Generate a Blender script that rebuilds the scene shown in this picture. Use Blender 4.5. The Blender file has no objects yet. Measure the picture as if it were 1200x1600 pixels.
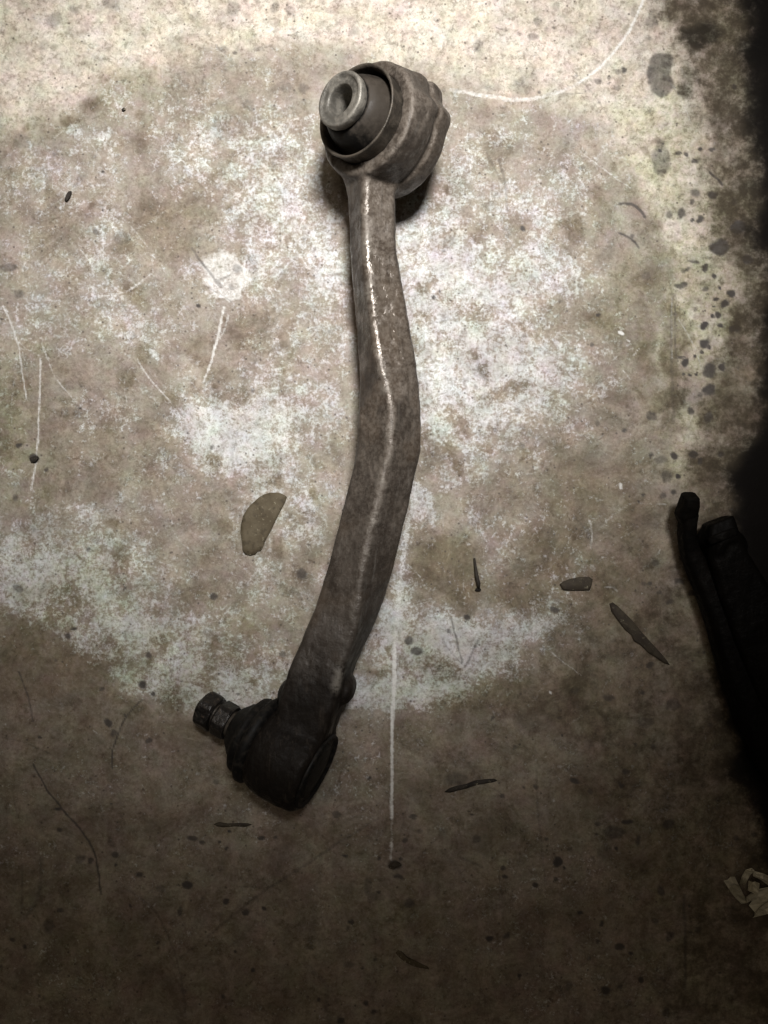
import bpy, bmesh, math, random
import numpy as np
from mathutils import Vector, Matrix, noise

S = bpy.context.scene
COL = S.collection

# ------------------------------------------------------------------ camera
PX = 0.00036          # metres of floor per photograph pixel (1200 x 1600)
H = 0.443             # height of the phone above the floor
cam = bpy.data.cameras.new("camera")
cam.sensor_fit = 'VERTICAL'
cam.sensor_height = 24.0
cam.lens = 24.0 * H / (1600 * PX)
cam.clip_start = 0.01
cam.clip_end = 50
camo = bpy.data.objects.new("camera", cam)
camo.location = (0, 0, H)
COL.objects.link(camo)
S.camera = camo

# ------------------------------------------------------------------ light
world = bpy.data.worlds.new("World")
S.world = world
world.use_nodes = True
bg = world.node_tree.nodes["Background"]
bg.inputs[0].default_value = (1.0, 0.85, 0.68, 1)
bg.inputs[1].default_value = 0.032

lamp = bpy.data.lights.new("work_lamp", 'SPOT')
lamp.energy = 78
lamp.color = (1.0, 0.99, 0.98)
lamp.shadow_soft_size = 0.11
lamp.spot_blend = 1.0
lampo = bpy.data.objects.new("work_lamp", lamp)
COL.objects.link(lampo)
TARGET = Vector((-0.030, 0.184, 0.0))
LPOS = Vector((0.11, 0.42, 0.97))
lampo.location = LPOS
lampo.rotation_euler = (TARGET - LPOS).to_track_quat('-Z', 'Y').to_euler()
lamp.spot_size = math.radians(37.5)

fill = bpy.data.lights.new("fill_lamp", 'AREA')     # added dim fill light, overhead and a little north
fill.shape = 'RECTANGLE'
fill.size, fill.size_y = 0.9, 0.25
fill.energy = 3.4
fill.color = (1.0, 0.85, 0.68)
fillo = bpy.data.objects.new("fill_lamp", fill)
fillo.location = (-0.45, 0.60, 1.75)
fillo.rotation_euler = (Vector((0, 0, 0)) - fillo.location).to_track_quat('-Z', 'Y').to_euler()
COL.objects.link(fillo)

S.view_settings.view_transform = 'Standard'
S.view_settings.look = 'None'
S.view_settings.exposure = 0.0
S.view_settings.gamma = 1.0


# ------------------------------------------------------------------ helpers
def at(px, py, z=0.0):
    """Floor-plan point that stands at pixel (px, py) of the photograph when it is z above the floor."""
    k = PX * (H - z) / H
    return Vector(((px - 600) * k, (800 - py) * k, z))


def link(name, me, mat, parent=None, smooth=True):
    o = bpy.data.objects.new(name, me)
    COL.objects.link(o)
    if mat:
        me.materials.append(mat)
    if parent:
        o.parent = parent
        o.matrix_parent_inverse = Matrix.Translation(-parent.location)
    if smooth:
        for p in me.polygons:
            p.use_smooth = True
    return o


def from_bm(name, bm, mat, parent=None, smooth=True):
    bmesh.ops.recalc_face_normals(bm, faces=bm.faces)
    me = bpy.data.meshes.new(name)
    bm.to_mesh(me)
    bm.free()
    return link(name, me, mat, parent, smooth)


def tag(o, label=None, cat=None, group=None, kind=None):
    if label: o['label'] = label
    if cat: o['category'] = cat
    if group: o['group'] = group
    if kind: o['kind'] = kind
    return o


def thing(name, loc):
    o = bpy.data.objects.new(name, None)
    o.empty_display_size = 0.02
    o.location = loc
    COL.objects.link(o)
    return o


def frame(axis, ref):
    a = Vector(axis).normalized()
    e1 = Vector(ref)
    e1 = (e1 - a * e1.dot(a)).normalized()
    e2 = a.cross(e1)
    return a, e1, e2


def lathe(bm, centre, axis, ref, prof, n=64, rad=None, closed=False):
    """Revolve (r, h) about the axis; rad(theta, h, r) may change the radius. Open profiles get end caps when r > 0."""
    a, e1, e2 = frame(axis, ref)
    c = Vector(centre)
    rings = []
    for (r, h) in prof:
        ring = []
        for i in range(n):
            t = 2 * math.pi * i / n
            rr = rad(t, h, r) if rad else r
            ring.append(bm.verts.new(c + a * h + (e1 * math.cos(t) + e2 * math.sin(t)) * rr))
        rings.append(ring)
    m = len(rings)
    for j in range(m if closed else m - 1):
        A, B = rings[j], rings[(j + 1) % m]
        for i in range(n):
            bm.faces.new((A[i], A[(i + 1) % n], B[(i + 1) % n], B[i]))
    if not closed:
        bm.faces.new(rings[0][::-1])
        bm.faces.new(rings[-1])


def rounded_square(a, b, r, seg=5):
    pts = []
    for (sx, sy, t0) in ((1, 1, 0), (-1, 1, 90), (-1, -1, 180), (1, -1, 270)):
        for k in range(seg + 1):
            t = math.radians(t0 + 90 * k / seg)
            pts.append((sx * (a / 2 - r) + r * math.cos(t), sy * (b / 2 - r) + r * math.sin(t)))
    return pts


def sweep(bm, stations):
    """stations: (centre, e1, e2, [(u, v)...])"""
    rings = [[bm.verts.new(c + e1 * u + e2 * v) for (u, v) in pts] for (c, e1, e2, pts) in stations]
    n = len(rings[0])
    for A, B in zip(rings, rings[1:]):
        for i in range(n):
            bm.faces.new((A[i], A[(i + 1) % n], B[(i + 1) % n], B[i]))
    bm.faces.new(rings[0][::-1])
    bm.faces.new(rings[-1])


def fuse(bm, voxel, smooth_it, smooth_f=0.5):
    """One continuous forged skin out of overlapping closed shapes."""
    bmesh.ops.recalc_face_normals(bm, faces=bm.faces)
    me = bpy.data.meshes.new("tmp")
    bm.to_mesh(me)
    bm.free()
    o = bpy.data.objects.new("tmp", me)
    COL.objects.link(o)
    m = o.modifiers.new("r", 'REMESH')
    m.mode = 'VOXEL'
    m.voxel_size = voxel
    s = o.modifiers.new("s", 'SMOOTH')
    s.iterations = smooth_it
    s.factor = smooth_f
    dg = bpy.context.evaluated_depsgraph_get()
    out = bpy.data.meshes.new_from_object(o.evaluated_get(dg))
    bpy.data.objects.remove(o)
    return out


# ------------------------------------------------------------------ materials
class N:
    def __init__(self, name):
        self.m = bpy.data.materials.new(name)
        self.m.use_nodes = True
        self.t = self.m.node_tree
        self.b = self.t.nodes["Principled BSDF"]
        tc = self.t.nodes.new("ShaderNodeTexCoord")
        self.co = tc.outputs["Object"]

    def lk(self, a, b):
        self.t.links.new(a, b)

    def val(self, node, i, v):
        if v is None:
            return
        if hasattr(v, 'is_output'):
            self.lk(v, node.inputs[i])
        else:
            node.inputs[i].default_value = v

    def noise(self, scale, detail=3, rough=0.55, dist=0.0, co=None, out="Fac"):
        n = self.t.nodes.new("ShaderNodeTexNoise")
        n.inputs["Scale"].default_value = scale
        n.inputs["Detail"].default_value = detail
        n.inputs["Roughness"].default_value = rough
        n.inputs["Distortion"].default_value = dist
        self.lk(co or self.co, n.inputs["Vector"])
        return n.outputs[out]

    def voronoi(self, scale, feature='F1', out="Distance", rnd=1.0):
        n = self.t.nodes.new("ShaderNodeTexVoronoi")
        n.feature = feature
        n.inputs["Scale"].default_value = scale
        n.inputs["Randomness"].default_value = rnd
        self.lk(self.co, n.inputs["Vector"])
        return n.outputs[out]

    def math(self, op, a, b=0.5, c=None, clamp=False):
        n = self.t.nodes.new("ShaderNodeMath")
        n.operation = op
        n.use_clamp = clamp
        self.val(n, 0, a)
        self.val(n, 1, b)
        if c is not None:
            self.val(n, 2, c)
        return n.outputs[0]

    def step(self, v, lo, hi, a=0.0, b=1.0):
        n = self.t.nodes.new("ShaderNodeMapRange")
        n.interpolation_type = 'SMOOTHSTEP'
        self.val(n, 0, v)
        n.inputs[1].default_value = lo
        n.inputs[2].default_value = hi
        n.inputs[3].default_value = a
        n.inputs[4].default_value = b
        return n.outputs[0]

    def mix(self, f, a, b, mode='MIX'):
        n = self.t.nodes.new("ShaderNodeMix")
        n.data_type = 'RGBA'
        n.blend_type = mode
        self.val(n, 0, f)
        for i, v in ((6, a), (7, b)):
            if isinstance(v, tuple) and len(v) == 3:
                v = v + (1,)
            self.val(n, i, v)
        return n.outputs[2]

    def attr(self, name):
        n = self.t.nodes.new("ShaderNodeAttribute")
        n.attribute_name = name
        return n.outputs["Fac"]

    def geo(self, out):
        n = self.t.nodes.new("ShaderNodeNewGeometry")
        return n.outputs[out]

    def bump(self, h, strength, dist, base=None):
        n = self.t.nodes.new("ShaderNodeBump")
        n.inputs["Strength"].default_value = strength
        n.inputs["Distance"].default_value = dist
        self.lk(h, n.inputs["Height"])
        if base is not None:
            self.lk(base, n.inputs["Normal"])
        return n.outputs[0]

    def done(self, col, rough, metal=0.0, normal=None, spec=None):
        self.val(self.b, "Base Color", col + (1,) if isinstance(col, tuple) and len(col) == 3 else col)
        self.val(self.b, "Roughness", rough)
        self.val(self.b, "Metallic", metal)
        if normal is not None:
            self.lk(normal, self.b.inputs["Normal"])
        if spec is not None:
            self.val(self.b, "Specular IOR Level", spec)
        return self.m


def mat_concrete():
    n = N("worn_concrete")
    dust, grime_shade, cream, spot, oil_shade, scr, alg = (n.attr(k) for k in ("dust", "grime_shade", "cream", "spot", "oil_shade", "scratch", "algae"))
    big = n.noise(14, 4, 0.6)
    mid = n.noise(60, 5, 0.65, 0.4)
    fine = n.noise(205, 5, 0.72)
    grain = n.noise(540, 4, 0.74, 0.4)
    tiny = n.noise(170, 3, 0.75)
    grain2 = n.noise(430, 4, 0.7, 0.4)
    mp = n.t.nodes.new("ShaderNodeMapping")
    mp.inputs["Scale"].default_value = (1.0, 0.16, 1.0)
    mp.inputs["Rotation"].default_value = (0, 0, 0.06)
    n.lk(n.co, mp.inputs["Vector"])
    streak = n.noise(260, 4, 0.7, 0.0, mp.outputs[0])
    c = n.mix(n.step(mid, 0.36, 0.66), (0.285, 0.247, 0.203), (0.365, 0.328, 0.284))
    # cream, thinly painted patches
    c = n.mix(n.math('MULTIPLY', cream, n.step(n.math('ADD', fine, n.math('MULTIPLY', mid, 0.5)), 0.55, 0.85, 0.35, 1.0)),
              c, (0.67, 0.615, 0.53))
    # brown grime and painted shade, thick where the mask and the noise agree
    g = n.step(n.math('ADD', n.math('ADD', n.math('MULTIPLY', n.math('ADD', mid, fine), 0.40), n.math('MULTIPLY', n.math('ADD', tiny, streak), 0.18)), n.math('MULTIPLY', grime_shade, 0.50)), 0.66, 1.06)
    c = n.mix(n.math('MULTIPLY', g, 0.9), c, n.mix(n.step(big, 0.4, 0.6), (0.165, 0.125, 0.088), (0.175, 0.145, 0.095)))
    # white dust and paint, granular
    w = n.math('ADD', n.math('MULTIPLY', fine, 0.62), n.math('MULTIPLY', grain, 0.48))
    w = n.math('ADD', w, n.math('MULTIPLY', tiny, 0.20))
    w = n.math('ADD', w, n.math('MULTIPLY', mid, 0.14))
    w = n.math('ADD', w, n.math('MULTIPLY', streak, 0.20))
    w = n.math('ADD', w, n.math('MULTIPLY', dust, 0.31))
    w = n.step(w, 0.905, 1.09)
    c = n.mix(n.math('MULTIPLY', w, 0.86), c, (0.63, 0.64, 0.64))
    # brown grains and rubbed-in dirt
    bg_ = n.step(n.math('ADD', n.math('MULTIPLY', grain2, 0.6), n.math('MULTIPLY', tiny, 0.4)), 0.52, 0.58)
    c = n.mix(n.math('MULTIPLY', bg_, 0.45), c, (0.175, 0.140, 0.098))
    # faint green and pink cast, blotch by blotch
    for sc_, k_ in ((80, 0.11), (300, 0.04)):
        hue = n.noise(sc_, 2, 0.5, 0.0, None, "Color")
        c = n.mix(k_, c, n.mix(1.0, c, n.mix(1.0, hue, (2.0, 2.0, 2.0), 'MULTIPLY'), 'MULTIPLY'))
    c = n.mix(n.math('MULTIPLY', n.step(grain, 0.44, 0.56, 1.0, 0.0), 0.30), c, n.mix(1.0, c, (0.52, 0.48, 0.44), 'MULTIPLY'))
    # greenish film
    al = n.math('MULTIPLY', alg, n.step(n.math('ADD', tiny, mid), 0.80, 1.15))
    c = n.mix(n.math('MULTIPLY', al, 0.8), c, n.mix(1.0, c, (0.86, 0.94, 0.72), 'MULTIPLY'))
    # uneven wear at every scale
    mot = n.noise(42, 8, 0.78, 0.5)
    c = n.mix(1.0, c, n.mix(n.step(mot, 0.32, 0.68), n.mix(grime_shade, (0.76, 0.73, 0.69), (0.52, 0.47, 0.42)), n.mix(grime_shade, (1.17, 1.17, 1.17), (1.38, 1.38, 1.36))), 'MULTIPLY')
    dk = n.step(n.noise(210, 5, 0.75, 0.6), 0.56, 0.68)
    c = n.mix(n.math('MULTIPLY', dk, n.step(grime_shade, 0.2, 0.7, 0.34, 0.62)), c, n.mix(1.0, c, (0.42, 0.36, 0.30), 'MULTIPLY'))
    # pepper specks
    v = n.voronoi(260)
    vc = n.voronoi(260, out="Color")
    sep = n.t.nodes.new("ShaderNodeSeparateColor")
    n.lk(vc, sep.inputs[0])
    pep = n.math('MULTIPLY', n.step(v, 0.10, 0.22, 1.0, 0.0), n.step(sep.outputs[0], 0.72, 0.78))
    c = n.mix(n.math('MULTIPLY', pep, 0.72), c, (0.07, 0.055, 0.045))
    # scratches and paint marks
    s = n.step(n.math('ADD', scr, n.math('MULTIPLY', n.math('SUBTRACT', n.math('ADD', grain, tiny), 1.0), 0.9)), 0.12, 0.95)
    c = n.mix(n.math('MULTIPLY', s, 0.92), c, (0.77, 0.76, 0.73))
    # drops and stains with their own outline
    sp = n.step(n.math('ADD', spot, n.math('MULTIPLY', n.math('SUBTRACT', n.math('ADD', fine, tiny), 1.0), n.step(spot, 0.02, 0.25, 0.0, 0.42))), 0.03, 0.97)
    c = n.mix(sp, c, (0.055, 0.047, 0.042))
    o = n.math('ADD', oil_shade, n.math('MULTIPLY', n.math('SUBTRACT', n.math('ADD', n.math('ADD', n.math('MULTIPLY', mid, 1.4), fine), n.math('MULTIPLY', tiny, 0.9)), 1.65), 0.95))
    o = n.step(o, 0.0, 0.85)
    c = n.mix(n.math('MULTIPLY', o, 0.93), c, n.mix(n.step(oil_shade, 0.45, 0.95), (0.058, 0.046, 0.033), (0.006, 0.005, 0.0045)))
    c = n.mix(n.step(oil_shade, 0.62, 1.0, 0.0, 0.96), c, (0.006, 0.005, 0.0045))  # painted shade: the right edge sinks to black
    h = n.math('ADD', n.math('MULTIPLY', fine, 0.6), n.math('MULTIPLY', grain, 0.4))
    h = n.math('ADD', h, n.math('MULTIPLY', spot, -0.3))
    nb = n.bump(h, 0.5, 0.0006)
    r = n.step(n.math('ADD', mid, n.math('MULTIPLY', o, -0.3)), 0.2, 0.8, 0.55, 0.82)
    return n.done(c, r, 0.0, nb, n.step(o, 0.0, 1.0, 0.28, 0.04))


def mat_forged(name="rusty_forged_steel", dark=1.0, wet=True, grease_y=None):
    n = N(name)
    mid = n.noise(70, 4, 0.6, 0.3)
    fine = n.noise(420, 4, 0.7)
    pits = n.noise(1100, 2, 0.6)
    d = dark
    c = n.mix(n.step(mid, 0.35, 0.65), (0.092 * d, 0.070 * d, 0.054 * d), (0.150 * d, 0.122 * d, 0.100 * d))
    c = n.mix(n.step(fine, 0.52, 0.68), c, (0.060 * d, 0.047 * d, 0.036 * d))
    c = n.mix(n.math('MULTIPLY', n.step(pits, 0.58, 0.70), 0.6), c, (0.26 * d, 0.225 * d, 0.19 * d))
    mp = n.t.nodes.new("ShaderNodeMapping")
    mp.inputs["Scale"].default_value = (1.0, 0.10, 1.0)
    n.lk(n.co, mp.inputs["Vector"])
    drag = n.noise(300, 4, 0.7, 0.0, mp.outputs[0])
    c = n.mix(n.math('MULTIPLY', n.step(drag, 0.54, 0.68), 0.65), c, (0.25 * d, 0.225 * d, 0.195 * d))
    c = n.mix(n.math('MULTIPLY', n.step(drag, 0.30, 0.44, 1.0, 0.0), 0.6), c, (0.05 * d, 0.038 * d, 0.028 * d))
    # dusty rust bloom
    c = n.mix(n.math('MULTIPLY', n.step(n.noise(38, 3), 0.52, 0.66), 0.55), c, (0.165 * d, 0.115 * d, 0.078 * d))
    # edges rubbed bare
    p = n.geo("Pointiness")
    e = n.math('MULTIPLY', n.step(p, 0.515, 0.60), n.step(n.math('ADD', fine, mid), 0.85, 1.15))
    c = n.mix(n.math('MULTIPLY', e, 0.45), c, (0.40 * d, 0.365 * d, 0.32 * d))
    if grease_y is not None:      # caked grease round the ball joint
        sp = n.t.nodes.new("ShaderNodeSeparateXYZ")
        n.lk(n.geo("Position"), sp.inputs[0])
        g = n.math('ADD', sp.outputs[1], n.math('MULTIPLY', n.math('SUBTRACT', n.math('ADD', mid, fine), 1.0), 0.05))
        g = n.step(g, grease_y - 0.045, grease_y + 0.03, 1.0, 0.0)
        c = n.mix(n.math('MULTIPLY', g, 0.90), c, (0.0065, 0.0052, 0.0044))
    if grease_y is not None:
        sn = n.t.nodes.new("ShaderNodeSeparateXYZ")      # dust on what faces up, with painted top light
        n.lk(n.geo("Normal"), sn.inputs[0])
        du = n.math('ADD', sn.outputs[2], n.math('MULTIPLY', n.math('SUBTRACT', n.math('ADD', mid, fine), 1.0), 0.75))
        du = n.math('MULTIPLY', n.step(du, 0.45, 0.98), n.step(sp.outputs[1], -0.10, 0.05, 0.0, 1.0))
        c = n.mix(n.math('MULTIPLY', du, 0.56), c, n.mix(n.step(fine, 0.4, 0.6), (0.142, 0.112, 0.086), (0.225, 0.188, 0.152)))
        dr = n.math('MULTIPLY', n.step(drag, 0.30, 0.47, 1.0, 0.0), 0.55)     # greasy streaks through the dust
        c = n.mix(dr, c, (0.045, 0.036, 0.028))
        rb = n.math('MULTIPLY', n.attr("rub_highlight"), n.step(n.math('ADD', fine, n.math('MULTIPLY', mid, 1.2)), 0.88, 1.22))  # worn ridge, its highlight painted into the colour
        rb = n.math('MULTIPLY', rb, n.step(n.noise(55, 4, 0.65), 0.44, 0.62, 0.08, 1.0))
        c = n.mix(n.math('MULTIPLY', rb, 0.62), c, (0.235, 0.212, 0.180))
    oilw = n.step(n.noise(34, 2, 0.5, 0.6), 0.45, 0.62)
    r = n.math('SUBTRACT', n.step(fine, 0.3, 0.7, 0.48, 0.68), n.math('MULTIPLY', oilw, 0.22 if wet else 0.1))
    if grease_y is not None:     # wet streak along the upper half of the shaft
        wt = n.math('MULTIPLY', n.step(sp.outputs[1], 0.045, 0.08), n.step(sp.outputs[1], 0.16, 0.19, 1.0, 0.0))
        wt = n.math('MULTIPLY', wt, n.step(n.noise(95, 3, 0.6), 0.40, 0.56))
        r = n.math('SUBTRACT', r, n.math('MULTIPLY', wt, 0.29))
    h = n.math('ADD', n.math('MULTIPLY', fine, 0.6), n.math('MULTIPLY', pits, 0.3))
    nb = n.bump(h, 0.55, 0.0007)
    nb = n.bump(n.noise(110, 3, 0.5), 0.6, 0.0026, nb)
    if grease_y is not None:
        return n.done(c, r, n.math('MULTIPLY', n.math('SUBTRACT', 1.0, g), 0.22), nb, n.step(g, 0.0, 1.0, 0.5, 0.10))
    return n.done(c, r, 0.25 if wet else 0.0, nb, 0.5 if wet else 0.05)


def mat_sleeve(name, base, rough, metal):
    n = N(name)
    fine = n.noise(380, 4, 0.7)
    mid = n.noise(110, 3)
    c = n.mix(n.step(n.math('ADD', n.math('MULTIPLY', mid, 0.6), n.math('MULTIPLY', fine, 0.4)), 0.42, 0.60), tuple(x * 0.42 for x in base), base)
    c = n.mix(n.math('MULTIPLY', n.step(fine, 0.54, 0.7), 0.7), c, (0.085, 0.062, 0.044))
    p = n.geo("Pointiness")
    c = n.mix(n.math('MULTIPLY', n.step(p, 0.53, 0.64), 0.5), c, tuple(min(1, x * 1.5) for x in base))
    r = n.step(fine, 0.3, 0.7, rough - 0.08, rough + 0.12)
    return n.done(c, r, metal, n.bump(n.math('ADD', fine, mid), 0.6, 0.0008))


def mat_rubber():
    n = N("black_rubber")
    fine = n.noise(300, 4, 0.7)
    c = n.mix(n.step(fine, 0.45, 0.7), (0.005, 0.0045, 0.004), (0.022, 0.018, 0.014))
    sn = n.t.nodes.new("ShaderNodeSeparateXYZ")
    n.lk(n.geo("Normal"), sn.inputs[0])
    sp = n.t.nodes.new("ShaderNodeSeparateXYZ")
    n.lk(n.geo("Position"), sp.inputs[0])
    du = n.math('ADD', n.math('ADD', sn.outputs[2], n.math('MULTIPLY', sn.outputs[0], 0.45)), n.math('MULTIPLY', n.math('SUBTRACT', fine, 0.5), 0.9))
    du = n.math('MULTIPLY', n.step(du, 0.35, 1.0), n.step(sp.outputs[1], 0.0, 0.1))     # dry dust, none on the greasy joint
    c = n.mix(n.math('MULTIPLY', du, 0.5), c, (0.075, 0.060, 0.046))
    return n.done(c, n.step(fine, 0.3, 0.7, 0.5, 0.75), 0.0, n.bump(fine, 0.3, 0.0005), 0.22)


def mat_leaf(name, a, b):
    n = N(name)
    mid = n.noise(120, 4, 0.6)
    fine = n.noise(600, 3, 0.7)
    c = n.mix(n.step(mid, 0.35, 0.65), a, b)
    c = n.mix(n.math('MULTIPLY', n.step(fine, 0.62, 0.72), 0.55), c, (0.40, 0.36, 0.25))
    c = n.mix(n.math('MULTIPLY', n.step(n.noise(260, 2), 0.56, 0.68), 0.5), c, tuple(x * 0.45 for x in a))
    return n.done(c, 0.75, 0.0, n.bump(fine, 0.4, 0.0004), 0.25)


# ------------------------------------------------------------------ floor
def vnoise(X, Y, scale, seed):
    rng = np.random.RandomState(seed)
    L = rng.rand(256, 256)
    x = X / scale + 100.3
    y = Y / scale + 57.7
    xi = np.floor(x).astype(int)
    yi = np.floor(y).astype(int)
    fx = x - xi
    fy = y - yi
    fx = fx * fx * (3 - 2 * fx)
    fy = fy * fy * (3 - 2 * fy)
    x0, x1, y0, y1 = xi % 256, (xi + 1) % 256, yi % 256, (yi + 1) % 256
    return (L[y0, x0] * (1 - fx) + L[y0, x1] * fx) * (1 - fy) + (L[y1, x0] * (1 - fx) + L[y1, x1] * fx) * fy


def fbm(X, Y, scale, seed, octv=4):
    s = np.zeros_like(X)
    a, t = 1.0, 0.0
    for k in range(octv):
        s += a * vnoise(X, Y, scale / 2 ** k, seed + k)
        t += a
        a *= 0.55
    return s / t


def sstep(v, lo, hi):
    t = np.clip((v - lo) / (hi - lo), 0, 1)
    return t * t * (3 - 2 * t)


def build_floor():
    STEP = 2.45
    ux = np.arange(-60, 1262, STEP)
    uy = np.arange(-60, 1662, STEP)
    xs = np.concatenate([[-5200, -2600, -1200, -500, -200], ux, [1450, 1800, 2600, 4000, 6400]])
    ys = np.concatenate([[-5200, -2600, -1200, -500, -200], uy, [1850, 2200, 3000, 4400, 6800]])
    X, Y = np.meshgrid(xs, ys)
    nx, ny = len(xs), len(ys)
    wx = (fbm(X, Y, 70, 11, 5) - 0.5) * 80 + (fbm(X, Y, 12, 21, 2) - 0.5) * 9
    wy = (fbm(X, Y, 70, 31, 5) - 0.5) * 80 + (fbm(X, Y, 12, 41, 2) - 0.5) * 9
    sx_ = (fbm(X, Y, 16, 51, 3) - 0.5) * 10
    sy_ = (fbm(X, Y, 16, 61, 3) - 0.5) * 10
    M = {k: np.zeros_like(X) for k in ("dust", "grime_shade", "cream", "spot", "oil_shade", "scratch", "algae")}

    def window(x0, x1, y0, y1):
        return (slice(*np.searchsorted(ys, [y0, y1])), slice(*np.searchsorted(xs, [x0, x1])))

    def blob(k, cx, cy, rx, ry=None, amp=1.0, soft=0.5, ang=0.0, warp=1.0, small=False):
        ry = ry or rx
        R = max(rx, ry) * (1 + soft) + (8 if small else 60)
        w = window(cx - R, cx + R, cy - R, cy + R)
        ax, ay = (sx_, sy_) if small else (wx, wy)
        dx = X[w] + ax[w] * warp - cx
        dy = Y[w] + ay[w] * warp - cy
        c, s = math.cos(math.radians(ang)), math.sin(math.radians(ang))
        d = np.sqrt(((dx * c + dy * s) / rx) ** 2 + ((-dx * s + dy * c) / ry) ** 2)
        v = amp * (1 - sstep(d, 1 - soft, 1 + soft))
        if amp >= 0:
            M[k][w] = np.maximum(M[k][w], v)
        else:
            M[k][w] = M[k][w] * (1 + v)

    def line(k, pts, wd, amp=1.0, wd2=None, warp=0.25):
        wd2 = wd if wd2 is None else wd2
        P = np.array(pts, float)
        # Catmull-Rom through the points
        Q = []
        for i in range(len(P) - 1):
            p0, p1, p2, p3 = P[max(i - 1, 0)], P[i], P[i + 1], P[min(i + 2, len(P) - 1)]
            m = max(2, int(np.hypot(*(p2 - p1)) / 12))
            for t in np.linspace(0, 1, m, endpoint=False):
                Q.append(0.5 * (2 * p1 + (p2 - p0) * t + (2 * p0 - 5 * p1 + 4 * p2 - p3) * t * t + (3 * p1 - p0 - 3 * p2 + p3) * t ** 3))
        Q.append(P[-1])
        nQ = len(Q)
        for i in range(nQ - 1):
            a, b = Q[i], Q[i + 1]
            ww = wd + (wd2 - wd) * i / nQ
            m = ww * 1.5 + 10
            w = window(min(a[0], b[0]) - m, max(a[0], b[0]) + m, min(a[1], b[1]) - m, max(a[1], b[1]) + m)
            x = X[w] + sx_[w] * warp * 0.35
            y = Y[w] + sy_[w] * warp * 0.35
            dx, dy = b - a
            t = np.clip(((x - a[0]) * dx + (y - a[1]) * dy) / (dx * dx + dy * dy + 1e-9), 0, 1)
            d = np.hypot(x - a[0] - t * dx, y - a[1] - t * dy)
            v = amp * (1 - sstep(d, ww * 0.38 - 1.0, ww * 0.38 + 1.5))
            M[k][w] = np.maximum(M[k][w], v)

    # --- dust: pale mottling
    n1 = fbm(X, Y, 150, 3)
    n2 = fbm(X, Y, 60, 7)
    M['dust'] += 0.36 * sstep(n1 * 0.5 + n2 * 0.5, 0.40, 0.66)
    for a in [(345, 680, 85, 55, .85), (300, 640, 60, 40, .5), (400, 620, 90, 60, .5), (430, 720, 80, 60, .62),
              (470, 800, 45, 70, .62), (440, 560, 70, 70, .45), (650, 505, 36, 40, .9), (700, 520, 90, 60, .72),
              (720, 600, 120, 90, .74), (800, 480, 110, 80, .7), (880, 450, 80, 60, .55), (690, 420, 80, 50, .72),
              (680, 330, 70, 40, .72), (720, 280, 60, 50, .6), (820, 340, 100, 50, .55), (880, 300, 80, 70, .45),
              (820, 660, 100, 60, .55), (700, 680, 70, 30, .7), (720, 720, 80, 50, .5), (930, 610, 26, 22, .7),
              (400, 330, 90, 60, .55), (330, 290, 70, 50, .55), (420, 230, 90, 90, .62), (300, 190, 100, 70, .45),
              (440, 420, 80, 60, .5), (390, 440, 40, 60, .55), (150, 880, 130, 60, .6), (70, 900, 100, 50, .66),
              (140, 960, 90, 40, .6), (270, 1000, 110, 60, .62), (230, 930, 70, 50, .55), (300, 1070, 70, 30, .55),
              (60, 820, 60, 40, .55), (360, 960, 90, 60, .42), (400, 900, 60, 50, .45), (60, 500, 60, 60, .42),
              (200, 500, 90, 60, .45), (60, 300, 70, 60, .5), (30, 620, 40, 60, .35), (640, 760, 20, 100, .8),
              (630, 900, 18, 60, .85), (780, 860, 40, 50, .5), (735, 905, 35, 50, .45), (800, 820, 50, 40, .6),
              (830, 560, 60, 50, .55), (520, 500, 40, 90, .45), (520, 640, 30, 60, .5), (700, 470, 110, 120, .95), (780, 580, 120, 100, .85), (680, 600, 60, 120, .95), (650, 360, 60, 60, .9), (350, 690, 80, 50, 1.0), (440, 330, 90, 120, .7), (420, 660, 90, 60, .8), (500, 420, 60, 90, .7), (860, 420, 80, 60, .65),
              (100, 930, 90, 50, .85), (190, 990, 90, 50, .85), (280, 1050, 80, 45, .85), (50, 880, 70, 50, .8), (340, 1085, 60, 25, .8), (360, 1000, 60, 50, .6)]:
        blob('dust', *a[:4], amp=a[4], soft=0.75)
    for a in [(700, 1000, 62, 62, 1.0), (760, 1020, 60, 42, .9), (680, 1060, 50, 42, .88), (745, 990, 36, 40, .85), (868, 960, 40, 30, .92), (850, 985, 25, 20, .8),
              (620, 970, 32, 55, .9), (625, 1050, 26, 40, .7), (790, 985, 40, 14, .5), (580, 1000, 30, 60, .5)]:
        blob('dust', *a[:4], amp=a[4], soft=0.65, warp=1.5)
    # --- brown grime, with painted shade beyond the light pool
    M['grime_shade'] += 0.30 * sstep(fbm(X, Y, 120, 77), 0.42, 0.68)
    M['grime_shade'] = np.maximum(M['grime_shade'], 0.75 * sstep(X + wx - np.interp(Y, [-200, 0, 120, 400, 700, 760, 900, 1900], [1020, 1020, 1080, 1120, 1100, 1060, 1040, 1040]), -60, 40))
    M['grime_shade'] = np.maximum(M['grime_shade'], 0.60 * sstep(Y + wy * 0.45 - np.interp(X, [-300, 0, 70, 110, 210, 300, 430, 610, 700, 800, 900, 1000, 1300], [930, 960, 985, 1020, 1085, 1118, 1125, 1120, 1080, 1020, 950, 880, 780]), -14, 14))  # painted shade past the pool's edge, mixed with grime
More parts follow.
